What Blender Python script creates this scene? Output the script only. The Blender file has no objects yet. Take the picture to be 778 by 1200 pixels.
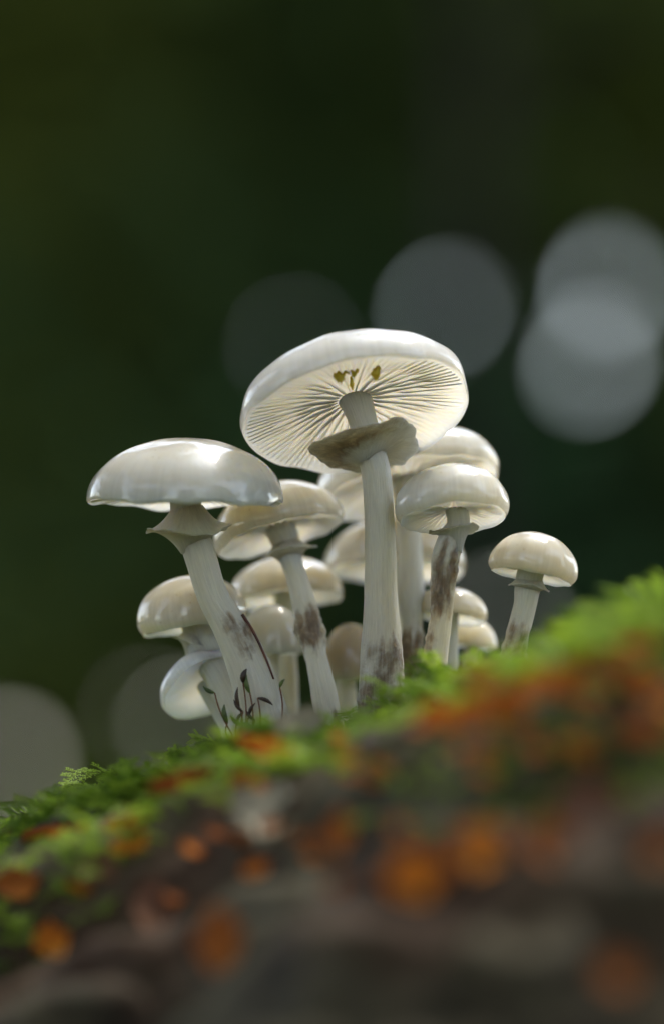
import bpy, math, random
import numpy as np
from mathutils import Vector, Matrix, Quaternion, noise

random.seed(7)
rng = np.random.default_rng(7)
sc = bpy.context.scene
col = sc.collection
R_ = math.radians

# ------------------------------------------------------------------ camera
PITCH = R_(3.78)
CAM = np.array([0.0, 0.0, 0.50])
FOCUS = 1.08
K = 36.0 / 150.0 / 1200.0              # tangent per photograph pixel (photo 778 x 1200)
RIGHT = np.array([1.0, 0.0, 0.0])
FWD = np.array([0.0, math.cos(PITCH), math.sin(PITCH)])
UP = np.array([0.0, -math.sin(PITCH), math.cos(PITCH)])

def P(px, py, d):
    """photo pixel + distance along the optical axis -> world point"""
    return CAM + d * (FWD + (px - 389.0) * K * RIGHT - (py - 600.0) * K * UP)

cd = bpy.data.cameras.new("camera")
cam = bpy.data.objects.new("camera", cd)
col.objects.link(cam)
cam.location = CAM
cam.rotation_euler = (math.pi / 2 + PITCH, 0, 0)
cd.sensor_fit = 'VERTICAL'
cd.sensor_height = 36.0
cd.sensor_width = 24.0
cd.lens = 150.0
cd.clip_start = 0.01
cd.clip_end = 3000.0
cd.dof.use_dof = True
cd.dof.focus_distance = FOCUS
cd.dof.aperture_fstop = 3.9
sc.camera = cam

# ------------------------------------------------------------------ sky and sun (overcast, light from high behind right)
TO_SUN = Vector((0.30, 0.42, 0.86)).normalized()
w = bpy.data.worlds.new("World")
sc.world = w
w.use_nodes = True
nt = w.node_tree
nt.nodes.clear()
sky = nt.nodes.new('ShaderNodeTexSky')
sky.sky_type = 'NISHITA'
sky.sun_disc = False
sky.sun_elevation = math.asin(TO_SUN.z)
sky.sun_rotation = math.atan2(TO_SUN.x, TO_SUN.y)
sky.air_density = 1.0
sky.dust_density = 0.5
hsv = nt.nodes.new('ShaderNodeHueSaturation')
hsv.inputs['Saturation'].default_value = 0.52
bg = nt.nodes.new('ShaderNodeBackground')
bg.inputs['Strength'].default_value = 0.15
wo = nt.nodes.new('ShaderNodeOutputWorld')
nt.links.new(sky.outputs[0], hsv.inputs['Color'])
nt.links.new(hsv.outputs[0], bg.inputs[0])
nt.links.new(bg.outputs[0], wo.inputs[0])

sd = bpy.data.lights.new("sun", 'SUN')
sd.energy = 1.5
sd.angle = R_(15)
sd.color = (1.0, 0.95, 0.86)
sun = bpy.data.objects.new("sun", sd)
sun.rotation_euler = TO_SUN.to_track_quat('Z', 'Y').to_euler()
sun.location = (1, 2, 6)
col.objects.link(sun)

vs = sc.view_settings
vs.view_transform = 'Standard'
vs.look = 'None'
vs.exposure = 1.9
vs.gamma = 1.0
vs.use_curve_mapping = False
sc.render.engine = 'CYCLES'
cy = sc.cycles
cy.use_denoising = True
cy.denoiser = 'OPENIMAGEDENOISE'
cy.max_bounces = 14
cy.diffuse_bounces = 10
cy.glossy_bounces = 3
cy.transmission_bounces = 4
cy.sample_clamp_indirect = 8.0
cy.use_adaptive_sampling = False

# ------------------------------------------------------------------ node helpers
class NT:
    def __init__(self, name):
        self.m = bpy.data.materials.new(name)
        self.m.use_nodes = True
        self.t = self.m.node_tree
        self.t.nodes.clear()
        self.out = self.n('ShaderNodeOutputMaterial')
    def n(self, typ, **kw):
        nd = self.t.nodes.new(typ)
        for k, v in kw.items():
            setattr(nd, k, v)
        return nd
    def l(self, a, b):
        self.t.links.new(a, b)
    def coord(self, which='Object'):
        return self.n('ShaderNodeTexCoord').outputs[which]
    def mapping(self, vec, scale):
        mp = self.n('ShaderNodeMapping')
        mp.inputs['Scale'].default_value = scale
        self.l(vec, mp.inputs['Vector'])
        return mp.outputs[0]
    def noise(self, vec, scale, detail=4, rough=0.55, dist=0.0):
        nd = self.n('ShaderNodeTexNoise')
        nd.inputs['Scale'].default_value = scale
        nd.inputs['Detail'].default_value = detail
        nd.inputs['Roughness'].default_value = rough
        nd.inputs['Distortion'].default_value = dist
        self.l(vec, nd.inputs['Vector'])
        return nd.outputs['Fac']
    def ramp(self, fac, stops):
        nd = self.n('ShaderNodeValToRGB')
        e = nd.color_ramp.elements
        while len(e) < len(stops):
            e.new(0.5)
        for i, (p, c) in enumerate(stops):
            e[i].position = p
            e[i].color = (*c, 1.0) if len(c) == 3 else c
        self.l(fac, nd.inputs[0])
        return nd.outputs['Color']
    def mix(self, fac, a, b, mode='MIX'):
        nd = self.n('ShaderNodeMix', data_type='RGBA', blend_type=mode)
        for s, v in ((nd.inputs[0], fac), (nd.inputs[6], a), (nd.inputs[7], b)):
            if isinstance(v, (int, float)):
                s.default_value = v
            elif isinstance(v, tuple):
                s.default_value = (*v, 1.0)
            else:
                self.l(v, s)
        return nd.outputs[2]
    def math(self, op, a, b=None, clamp=False):
        nd = self.n('ShaderNodeMath', operation=op, use_clamp=clamp)
        for s, v in zip(nd.inputs, (a, b)):
            if v is None:
                continue
            if isinstance(v, (int, float)):
                s.default_value = v
            else:
                self.l(v, s)
        return nd.outputs[0]
    def attr(self, name):
        return self.n('ShaderNodeAttribute', attribute_name=name).outputs['Fac']
    def bump(self, h, strength, dist, normal=None):
        nd = self.n('ShaderNodeBump')
        nd.inputs['Strength'].default_value = strength
        nd.inputs['Distance'].default_value = dist
        self.l(h, nd.inputs['Height'])
        if normal is not None:
            self.l(normal, nd.inputs['Normal'])
        return nd.outputs[0]
    def principled(self, **kw):
        b = self.n('ShaderNodeBsdfPrincipled')
        for k, v in kw.items():
            k = k.replace('_', ' ')
            s = b.inputs[k]
            if isinstance(v, (int, float)):
                s.default_value = v
            elif isinstance(v, tuple):
                s.default_value = (*v, 1.0) if len(v) == 3 and s.type == 'RGBA' else v
            else:
                self.l(v, s)
        self.l(b.outputs[0], self.out.inputs['Surface'])
        return b

SSR = (0.075, 0.062, 0.042)

def mat_cap(name, center, rim, coat=1.0):
    """slimy wet cap skin: fine slime bump, coat, subsurface"""
    t = NT(name)
    o = t.coord()
    n1 = t.noise(o, 70, 2, 0.45)
    n2 = t.noise(o, 420, 2, 0.5)
    rr = t.attr('rad')
    rr = t.math('ADD', rr, t.math('MULTIPLY', t.math('SUBTRACT', n1, 0.5), 0.5))
    c = t.ramp(rr, [(0.15, center), (0.75, rim)])
    vv = t.n('ShaderNodeAttribute', attribute_name='rv').outputs['Vector']
    streak = t.math('MULTIPLY', t.ramp(t.noise(vv, 2.6, 2, 0.5), [(0.42, (0, 0, 0)), (0.60, (1, 1, 1))]), t.ramp(t.attr('rad'), [(0.72, (0, 0, 0)), (1.0, (1, 1, 1))]))
    c = t.mix(t.math('MULTIPLY', streak, 0.14), c, tuple(x * 0.62 for x in center))
    speck = t.ramp(t.noise(o, 900, 1, 0.4), [(0.70, (0, 0, 0)), (0.75, (1, 1, 1))])
    c = t.mix(t.math('MULTIPLY', speck, 0.35), c, (0.35, 0.27, 0.16))
    hgt = t.math('ADD', t.math('MULTIPLY', n1, 1.0), t.math('MULTIPLY', n2, 0.05))
    bmp = t.bump(hgt, 0.55, 0.0014)
    t.principled(Base_Color=c, Roughness=0.42, Subsurface_Weight=1.0, Subsurface_Radius=SSR, Subsurface_Scale=0.50,
                 Coat_Weight=coat, Coat_Roughness=0.025, Coat_IOR=1.56, Coat_Normal=bmp, Specular_IOR_Level=0.08)
    return t.m

def mat_flesh(name, colr, rough=0.5, streak=0.0):
    t = NT(name)
    o = t.coord()
    n1 = t.noise(o, 160, 4, 0.6)
    c = t.mix(t.math('MULTIPLY', n1, 0.35), colr, tuple(x * 0.93 for x in colr))
    t.principled(Base_Color=c, Roughness=rough, Subsurface_Weight=1.0, Subsurface_Radius=SSR, Subsurface_Scale=1.0,
                 Subsurface_Anisotropy=0.8, Specular_IOR_Level=0.3, Normal=t.bump(n1, 0.3, 0.0006))
    return t.m

def mat_gill(name, colr):
    t = NT(name)
    o = t.coord()
    n1 = t.noise(o, 260, 3, 0.6)
    c = t.mix(n1, colr, tuple(x * 0.95 for x in colr))
    d = t.n('ShaderNodeBsdfDiffuse'); t.l(c, d.inputs[0])
    tr = t.n('ShaderNodeBsdfTranslucent'); t.l(c, tr.inputs[0])
    g = t.n('ShaderNodeBsdfGlossy'); g.inputs['Roughness'].default_value = 0.35
    m = t.n('ShaderNodeMixShader'); m.inputs[0].default_value = 0.6
    t.l(d.outputs[0], m.inputs[1]); t.l(tr.outputs[0], m.inputs[2])
    m2 = t.n('ShaderNodeMixShader'); m2.inputs[0].default_value = 0.03
    t.l(m.outputs[0], m2.inputs[1]); t.l(g.outputs[0], m2.inputs[2])
    t.l(m2.outputs[0], t.out.inputs['Surface'])
    return t.m

def mat_stem(name, colr):
    """fibrous pale stem with brown fibrous stain patches (attribute stain)"""
    t = NT(name)
    o = t.coord()
    a = t.n('ShaderNodeAttribute', attribute_name='fib').outputs['Vector']
    fib = t.noise(t.mapping(a, (1, 1, 1)), 6.0, 5, 0.65, 0.4)
    n2 = t.noise(o, 330, 4, 0.65)
    c = t.ramp(fib, [(0.28, tuple(x * 0.86 for x in colr)), (0.52, colr), (0.74, tuple(min(0.9, x * 1.14) for x in colr))])
    st = t.attr('stain')
    brown = t.ramp(n2, [(0.3, (0.045, 0.026, 0.012)), (0.55, (0.18, 0.12, 0.065)), (0.75, (0.42, 0.33, 0.21))])
    f = t.math('ADD', st, t.math('MULTIPLY', t.math('SUBTRACT', n2, 0.5), 0.9))
    f = t.math('ADD', f, t.math('MULTIPLY', t.math('SUBTRACT', fib, 0.5), 0.6))
    fm = t.ramp(f, [(0.25, (0, 0, 0)), (0.41, (0.40, 0.40, 0.40)), (0.63, (1, 1, 1))])
    fm2 = t.math('MULTIPLY', fm, 0.9)
    c = t.mix(fm2, c, brown)
    h = t.math('ADD', t.math('MULTIPLY', fib, 1.0), t.math('MULTIPLY', t.math('MULTIPLY', n2, fm), 1.5))
    t.principled(Base_Color=c, Roughness=0.48, Subsurface_Weight=0.85, Subsurface_Radius=SSR, Subsurface_Scale=0.2,
                 Specular_IOR_Level=0.4, Normal=t.bump(h, 0.6, 0.0010))
    return t.m

def mat_simple(name, c1, c2, scale, rough=0.7, bump=0.4, bd=0.001, detail=4, spec=0.4, trans=0.0, stops=(0.35, 0.65)):
    t = NT(name)
    o = t.coord()
    n1 = t.noise(o, scale, detail, 0.6)
    c = t.ramp(n1, [(stops[0], c1), (stops[1], c2)])
    b = t.principled(Base_Color=c, Roughness=rough, Specular_IOR_Level=spec, Normal=t.bump(n1, bump, bd))
    if trans > 0:
        tr = t.n('ShaderNodeBsdfTranslucent'); t.l(c, tr.inputs[0])
        m = t.n('ShaderNodeMixShader'); m.inputs[0].default_value = trans
        t.l(b.outputs[0], m.inputs[1]); t.l(tr.outputs[0], m.inputs[2])
        t.l(m.outputs[0], t.out.inputs['Surface'])
    return t.m

def mat_leaf(name, ca, cb, trans=0.35, rough=0.45, attrname='var', spec=0.5, mid=None):
    t = NT(name)
    v = t.attr(attrname)
    c = t.ramp(v, [(0.0, ca), (1.0, cb)] if mid is None else [(0.0, mid), (0.16, ca), (1.0, cb)])
    b = t.principled(Base_Color=c, Roughness=rough, Specular_IOR_Level=spec)
    tr = t.n('ShaderNodeBsdfTranslucent'); t.l(c, tr.inputs[0])
    m = t.n('ShaderNodeMixShader'); m.inputs[0].default_value = trans
    t.l(b.outputs[0], m.inputs[1]); t.l(tr.outputs[0], m.inputs[2])
    t.l(m.outputs[0], t.out.inputs['Surface'])
    return t.m

M = {}
M['cap_white'] = mat_cap('cap_white', (0.64, 0.61, 0.53), (0.77, 0.75, 0.69))
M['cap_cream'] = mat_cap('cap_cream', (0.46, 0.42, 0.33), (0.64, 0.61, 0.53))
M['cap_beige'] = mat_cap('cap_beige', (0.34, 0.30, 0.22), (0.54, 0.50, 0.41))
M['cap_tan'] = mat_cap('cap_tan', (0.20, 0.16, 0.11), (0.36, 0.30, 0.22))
M['under'] = mat_flesh('cap_underside', (0.97, 0.94, 0.84))
M['gill'] = mat_gill('gill_flesh', (0.97, 0.94, 0.85))
M['stem'] = mat_stem('stem_flesh', (0.62, 0.59, 0.49))
M['ring'] = mat_stem('ring_flesh', (0.48, 0.45, 0.36))
M['bark'] = None

# ------------------------------------------------------------------ mesh helpers
def mesh_np(name, verts, faces, mats, smooth=True, midx=None, attrs=None):
    """verts (n,3); faces list/array of equal-length index rows"""
    me = bpy.data.meshes.new(name)
    verts = np.asarray(verts, dtype=np.float32)
    faces = np.asarray(faces, dtype=np.int32)
    nf, k = faces.shape
    me.vertices.add(len(verts)); me.vertices.foreach_set('co', verts.ravel())
    me.loops.add(nf * k); me.loops.foreach_set('vertex_index', faces.ravel())
    me.polygons.add(nf)
    me.polygons.foreach_set('loop_start', np.arange(0, nf * k, k, dtype=np.int32))
    me.polygons.foreach_set('loop_total', np.full(nf, k, dtype=np.int32))
    me.update(calc_edges=True)
    me.polygons.foreach_set('use_smooth', np.full(nf, smooth, dtype=bool))
    for m in mats:
        me.materials.append(m)
    if midx is not None:
        me.polygons.foreach_set('material_index', np.asarray(midx, dtype=np.int32))
    if attrs:
        for an, av in attrs.items():
            av = np.asarray(av, dtype=np.float32)
            if av.ndim == 1:
                a = me.attributes.new(an, 'FLOAT', 'POINT'); a.data.foreach_set('value', av)
            else:
                a = me.attributes.new(an, 'FLOAT_VECTOR', 'POINT'); a.data.foreach_set('vector', av.ravel())
    me.validate()
    return me

def link(name, me, parent=None, loc=None, rot=None):
    o = bpy.data.objects.new(name, me)
    col.objects.link(o)
    if parent is not None:
        o.parent = parent
    if loc is not None:
        o.location = loc
    if rot is not None:
        o.rotation_mode = 'QUATERNION'
        o.rotation_quaternion = rot
    return o

def tag(o, label=None, cat=None, group=None, kind=None):
    if label: o['label'] = label
    if cat: o['category'] = cat
    if group: o['group'] = group
    if kind: o['kind'] = kind
    return o

def empty(name, loc):
    o = bpy.data.objects.new(name, None)
    o.empty_display_size = 0.01
    col.objects.link(o)
    o.location = loc
    return o

def grid_faces(nu, nv, wrap_v=True):
    f = []
    for i in range(nu - 1):
        for j in range(nv if wrap_v else nv - 1):
            j2 = (j + 1) % nv
            f.append((i * nv + j, i * nv + j2, (i + 1) * nv + j2, (i + 1) * nv + j))
    return np.array(f, dtype=np.int32)

def catmull(pts, n):
    pts = np.asarray(pts, float)
    p = np.vstack([2 * pts[0] - pts[1], pts, 2 * pts[-1] - pts[-2]])
    seg = np.linalg.norm(np.diff(pts[:, :3], axis=0), axis=1)
    cum = np.concatenate([[0], np.cumsum(seg)])
    out = []
    for s in np.linspace(0, cum[-1], n):
        i = min(np.searchsorted(cum, s, side='right') - 1, len(pts) - 2)
        i = max(i, 0)
        t = (s - cum[i]) / max(seg[i], 1e-9)
        a, b, c, d = p[i], p[i + 1], p[i + 2], p[i + 3]
        out.append(0.5 * (2 * b + (c - a) * t + (2 * a - 5 * b + 4 * c - d) * t * t + (3 * b - a - 3 * c + d) * t ** 3))
    return np.array(out)

def fbm(x, y, z, oct=4):
    return noise.fractal(Vector((x, y, z)), 1.0, 2.0, oct)

# ------------------------------------------------------------------ ground
def build_ground():
    n = 90
    xs = np.sign(np.linspace(-1, 1, n)) * np.abs(np.linspace(-1, 1, n)) ** 3 * 900
    V = []
    for y in xs:
        for x in xs:
            r = math.hypot(x, y)
            z = 0.05 * noise.noise(Vector((x * 0.35, y * 0.35, 0))) + 0.02 * noise.noise(Vector((x * 1.7, y * 1.7, 3)))
            z *= 1.0 if r < 60 else 0.0
            V.append((x, y, z))
    me = mesh_np('ground', V, grid_faces(n, n, False), [mat_ground])
    tag(link('ground', me), 'dark forest floor of damp brown leaf litter', None, kind='structure')

t = NT('leaf_litter')
o_ = t.coord()
n1 = t.noise(o_, 9, 6, 0.7)
n2 = t.noise(o_, 1.1, 3, 0.5)
c_ = t.ramp(n1, [(0.3, (0.02, 0.014, 0.009)), (0.5, (0.07, 0.045, 0.025)), (0.7, (0.13, 0.085, 0.04))])
c_ = t.mix(t.ramp(n2, [(0.5, (0, 0, 0)), (0.62, (1, 1, 1))]), c_, (0.035, 0.06, 0.018))
t.principled(Base_Color=c_, Roughness=0.75, Normal=t.bump(n1, 0.8, 0.03))
mat_ground = t.m
build_ground()

# ------------------------------------------------------------------ leaves in bulk
def leaf_cloud(name, centers, size, mats, var, flat=None, aspect=0.6, keep=None):
    """one folded 6-vertex leaf at every centre (two quads along the midrib)"""
    n = len(centers)
    a = rng.normal(size=(n, 3)); a /= np.linalg.norm(a, axis=1)[:, None]
    if flat is not None:
        a[:, 2] = a[:, 2] * (1 - flat) - 0.15 * flat
        a /= np.linalg.norm(a, axis=1)[:, None]
    b = rng.normal(size=(n, 3))
    if flat is not None:
        b = b * (1 - flat) + np.array([0, 0, 1.0]) * flat * 1.5
    b -= (b * a).sum(1)[:, None] * a
    b /= np.linalg.norm(b, axis=1)[:, None]
    s = np.cross(a, b)
    size = np.broadcast_to(np.asarray(size, float), (n,))
    face = size < 0                      # leaves hanging broadside in the dense depth of the hedge
    if face.any():
        th = rng.uniform(0, 2 * math.pi, n)
        a[face] = np.stack([np.cos(th), 0 * th, np.sin(th)], 1)[face]
        b[face] = np.array([0.0, -1.0, 0.0]) + rng.normal(size=(n, 3))[face] * 0.12
        b -= (b * a).sum(1)[:, None] * a
        b /= np.linalg.norm(b, axis=1)[:, None]
        s = np.cross(a, b)
    size = np.abs(size)
    L = (size * rng.uniform(0.75, 1.25, n))[:, None]
    W = L * aspect * 0.5
    base = centers - a * L * 0.5
    tip = centers + a * L * 0.5 - b * L * 0.12
    midr = centers - b * L * 0.02
    l1 = centers + s * W + b * L * 0.10 - a * L * 0.05
    r1 = centers - s * W + b * L * 0.10 - a * L * 0.05
    V = np.stack([base, l1, tip, r1, midr], axis=1)
    if keep is not None:
        V = V[keep]; var = var[keep]; n = len(V)
    V = V.reshape(-1, 3)
    i0 = (np.arange(n) * 5)[:, None]
    F = np.concatenate([i0 + np.array([[0, 1, 2, 4]]), i0 + np.array([[0, 4, 2, 3]])], axis=1).reshape(-1, 4)
    return mesh_np(name, V, F, mats, smooth=False, attrs={'var': np.repeat(var, 5)})

M['wood'] = mat_leaf('wood_foliage', (0.044, 0.098, 0.038), (0.175, 0.215, 0.040), trans=0.3, spec=0.15, rough=0.6)
M['crown'] = mat_leaf('crown_foliage', (0.035, 0.06, 0.02), (0.09, 0.12, 0.03), trans=0.3)
M['trunk'] = mat_simple('tree_bark', (0.014, 0.013, 0.010), (0.035, 0.032, 0.024), 14, 0.85, 0.8, 0.02, 6)

# gaps in the far hedge of trees through which the overcast sky shows: (photo px, py, gap diameter in photo px)
GAPS = [(695, 408, 13), (702, 330, 6.1), (525, 350, 1), (597, 338, 4.5), (670, 168, 1), (770, 300, 3), (785, 225, 2),
        (15, 898, 6.1), (168, 835, 1), (215, 850, -4), (345, 400, -3.3), (170, 370, -6), (740, 605, -2), (600, 715, 1)]
WALL_D = 15.0

def build_wood():
    sp = 0.066
    cs = []
    for layer in range(4):
        xs = np.arange(-9, 9, sp); zs = np.arange(-0.1, 7.0, sp)
        X, Z = np.meshgrid(xs, zs)
        X = X.ravel() + rng.uniform(-0.5, 0.5, X.size) * sp + layer * sp * 0.5
        Z = Z.ravel() + rng.uniform(-0.5, 0.5, Z.size) * sp + layer * sp * 0.35
        Y = WALL_D + layer * 0.16 + rng.uniform(-0.08, 0.08, X.size) + 0.010 * X ** 2 * 0
        cs.append(np.stack([X, Y, Z], 1))
    # loose leafy boughs standing out in front
    nb = 260
    for _ in range(nb):
        c = np.array([rng.uniform(-9, 9), WALL_D - rng.uniform(0.2, 1.2), rng.uniform(0.2, 8)])
        k = 70
        q = rng.normal(size=(k, 3)) * np.array([0.35, 0.22, 0.25]) + c
        cs.append(q)
    sizes = [np.full(len(q), 0.135) for q in cs]
    for layer in range(3):
        xs = np.arange(-9, 9, 0.10); zs = np.arange(-0.1, 7.0, 0.10)
        X, Z = np.meshgrid(xs, zs)
        X = X.ravel() + rng.uniform(-0.3, 0.3, X.size) * 0.1 + layer * 0.033
        Z = Z.ravel() + rng.uniform(-0.3, 0.3, Z.size) * 0.1 + layer * 0.05
        cs.append(np.stack([X, WALL_D + 0.62 + layer * 0.06 + rng.uniform(-0.02, 0.02, X.size), Z], 1))
        sizes.append(np.full(X.size, -0.26))
    C = np.vstack(cs); S = np.concatenate(sizes)
    keep = np.ones(len(C), bool)
    for (px, py, g) in GAPS:
        g3 = P(px, py, WALL_D + 0.25)
        rad = g * 0.5 * K * WALL_D
        ang = np.arctan2(C[:, 2] - g3[2], C[:, 0] - g3[0])
        rr = rad * (1 + 0.12 * np.sin(3 * ang + px)) + np.where(S < 0, 0.13 if g > 6 else 0.105, np.where(C[:, 1] < WALL_D - 0.12, 0.24, 0.055))
        keep &= np.hypot(C[:, 0] - g3[0], C[:, 2] - g3[2]) > rr
    var = np.array([noise.noise(Vector((c[0] * 0.55 + 3.3, c[1] * 0.4, c[2] * 0.55))) for c in C])
    var = np.clip(0.45 + 1.25 * var + rng.normal(size=len(C)) * 0.12 - 0.05 * C[:, 0], 0, 1)
    me = leaf_cloud('far_wood', C, S, [M['wood']], var, flat=0.25, aspect=0.75, keep=keep)
    tag(link('far_wood', me), 'dark green blurred wood of leaves far behind the mushrooms', 'woodland', kind='stuff')
build_wood()

# trees: trunk with limbs + crown of leaves
def trunk_mesh(h, r):
    allv, allf = [], []
    def tube(pts, rads, seg=12):
        base = sum(len(v) for v in allv)
        pts = np.array(pts); n = len(pts)
        tang = np.gradient(pts, axis=0); tang /= np.linalg.norm(tang, axis=1)[:, None]
        ref = np.array([0.3, 1, 0.1])
        vs_ = []
        for i in range(n):
            s = np.cross(tang[i], ref); s /= np.linalg.norm(s); b = np.cross(s, tang[i])
            for j in range(seg):
                a = 2 * math.pi * j / seg
                rr = rads[i] * (1 + 0.10 * math.sin(3 * a + i * 0.3) + 0.08 * noise.noise(Vector((pts[i][2] * 2, a, 1))))
                vs_.append(pts[i] + rr * (math.cos(a) * s + math.sin(a) * b))
        allv.append(np.array(vs_)); allf.append(grid_faces(n, seg) + base)
    zs = np.linspace(-0.15, h, 22)
    sp = [(0.12 * math.sin(z * 0.5), 0.08 * math.cos(z * 0.7), z) for z in zs]
    rd = [r * (1.0 + 0.9 * math.exp(-max(z, 0) * 4)) * (1 - 0.75 * max(z, 0) / h) for z in zs]
    tube(sp, rd, 14)
    for k in range(9):
        z0 = h * (0.38 + 0.06 * k)
        a = k * 2.4
        L = 2.6 - 0.18 * k
        p0 = np.array([0.12 * math.sin(z0 * 0.5), 0.08 * math.cos(z0 * 0.7), z0])
        tt = np.linspace(0, 1, 8)
        tube([p0 + np.array([math.cos(a) * L * q, math.sin(a) * L * q, 0.9 * q + 0.3 * q * q]) for q in tt],
             [r * 0.42 * (1 - 0.85 * q) for q in tt], 7)
    return mesh_np('trunk', np.vstack(allv), np.vstack(allf), [M['trunk']])

def crown_mesh():
    nclump, k = 170, 26
    cs = []
    for _ in range(nclump):
        d = rng.normal(size=3); d /= np.linalg.norm(d)
        c = d * np.array([2.9, 2.9, 1.7]) * rng.uniform(0.45, 1.0) + np.array([0, 0, 6.4])
        cs.append(rng.normal(size=(k, 3)) * np.array([0.34, 0.34, 0.2]) + c)
    C = np.vstack(cs)
    return leaf_cloud('crown', C, 0.30, [M['crown']], rng.uniform(0, 1, len(C)), aspect=0.75)

trunk_me, crown_me = trunk_mesh(7.6, 0.11), crown_mesh()
TREES = [((0.40, 14.3), 'slim dark tree trunk blurred behind the largest cap, darkest upright band of the backdrop'),
         ((-5.2, 4.6), 'unseen leafy tree added beyond the low end of the log to screen the sky'),
         ((5.4, 4.2), 'unseen leafy tree added beyond the raised end of the log to screen the sky'),
         ((-2.0, 1.3), None), ((1.7, -0.7), None), ((-2.3, 6.2), None), ((-2.7, -2.6), None), ((2.2, -3.6), None), ((-6.5, 10.5), None), ((6.5, 10.8), None)]  # all but the first are out of view, added to shade the mushrooms
for i, ((x, y), lab) in enumerate(TREES):
    tr = empty('beech_tree', (x, y, 0))
    tr.rotation_euler = (0, 0, i * 1.7)
    if i < 1: tr.scale = (0.7, 0.7, 1.0)
    tag(tr, lab or 'unseen leafy tree added around the log to screen the sky', 'tree', 'trees of the wood')
    link('trunk', trunk_me, tr)
    link('crown', crown_me, tr)

def shrub_mesh():
    cs = []
    for _ in range(120):
        d = rng.normal(size=3); d /= np.linalg.norm(d)
        c = d * np.array([1.5, 1.5, 1.6]) * rng.uniform(0.5, 1.0) + np.array([0, 0, 1.75])
        cs.append(rng.normal(size=(24, 3)) * np.array([0.25, 0.25, 0.2]) + c)
    C = np.vstack(cs)
    C = C[C[:, 2] > 0.02]
    return leaf_cloud('foliage', C, 0.22, [M['crown']], rng.uniform(0, 1, len(C)), aspect=0.75)

def shrub_stems():
    V, F, off = [], [], 0
    for k in range(7):
        a = k * 0.9
        pts = np.array([(math.cos(a) * (0.08 + 0.5 * q), math.sin(a) * (0.08 + 0.5 * q), -0.1 + 2.4 * q) for q in np.linspace(0, 1, 8)])
        for i, p in enumerate(pts):
            for j in range(6):
                b = 2 * math.pi * j / 6
                V.append(p + 0.03 * (1 - i / 9) * np.array([math.cos(b), math.sin(b), 0]))
        F.append(grid_faces(8, 6) + off); off += 48
    return mesh_np('stems', V, np.vstack(F), [M['trunk']])
shrub_me, shrub_st = shrub_mesh(), shrub_stems()
for i, (x, y) in enumerate([(-3.2, -2.0), (0.3, -4.8), (3.6, -1.6), (-4.2, 1.6), (4.6, 2.2)]):
    tr = empty('light_block_shrub', (x, y, 0))  # out of view, added to hold low sky light off the mushrooms
    tr.rotation_euler = (0, 0, i * 2.1)
    tag(tr, 'unseen leafy shrub added to block low light from the sky', 'shrub', 'unseen shrubs added to block low light')
    link('foliage', shrub_me, tr)
    link('stems', shrub_st, tr)

# ------------------------------------------------------------------ the fallen log
YAW = R_(30)
FP = np.array([-math.sin(YAW), -math.cos(YAW)])     # plan direction from ridge towards the viewer's side
LA, LB = 0.26, 0.235
_rp = [(-60, 1010, 1.115), (0, 988, 1.105), (100, 946, 1.097), (200, 912, 1.09), (300, 872, 1.083), (400, 836, 1.072),
       (520, 806, 1.056), (650, 778, 1.03), (720, 752, 1.012), (778, 728, 0.995), (860, 700, 0.97)]
RW = np.array([P(q[0], q[1] + 26 + max(0, 260 - q[0]) * 0.12 + 24 * math.exp(-((q[0] - 330) / 130) ** 2), q[2]) for q in _rp])
x0, x1 = RW[0], RW[-1]
left = [x0 + np.array([-dx, dx * 0.55, -dx * 0.17]) for dx in (2.6, 1.6, 0.8, 0.35, 0.12)]
right = [x1 + np.array([dx, -dx * 0.55, dx * 0.16]) for dx in (0.12, 0.35, 0.7, 1.2)]
RW = np.vstack([left, RW, right])

def ridge(x):
    return np.array([x, np.interp(x, RW[:, 0], RW[:, 1]), np.interp(x, RW[:, 0], RW[:, 2])])

def log_relief(x, a):
    s = a * 0.25
    h = 0.0045 * fbm(x * 9, s * 9, 1.0, 3) + 0.005 * fbm(x * 30, s * 34, 2.0, 3)
    # coarse ridged bark plates on the flank, moss hummocks on top
    fl = min(max((a - 0.52) / 0.25, 0), 1)
    rdg = abs(noise.noise(Vector((x * 16, s * 42, 5.0))))
    h += fl * (-0.008 + 0.010 * rdg)
    if fl > 0 and -0.3 < x < 0.4:
        wx = x + 0.012 * noise.noise(Vector((x * 40, s * 40, 1)))
        dv = noise.voronoi(Vector((wx * 26, s * 62, 3.0)))[0]
        h -= fl * 0.006 * max(0.0, 1 - (dv[1] - dv[0]) / 0.22) ** 0.7
    h -= 0.013 * math.exp(-((a - 0.56 - 0.05 * noise.noise(Vector((x * 12, 0, 8)))) / 0.07) ** 2)
    h += (1 - fl) * 0.004 * noise.noise(Vector((x * 45, s * 45, 9.0)))
    return h

def log_pt(x, a, lift=0.0):
    r = ridge(x)
    endf = max(0, (x - 0.5) / 0.9)
    fa = 1 + 1.1 * min(endf, 1) ** 2
    h = log_relief(x, a) + lift
    p = np.array([r[0], r[1], r[2] - LB])
    u = math.sin(a); v = math.cos(a)
    A = LA * fa + h; B = LB * (fa if v < 0 else 1 + 0.2 * (fa - 1)) + h
    p[:2] += FP * A * u
    p[2] += B * v
    return p

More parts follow.
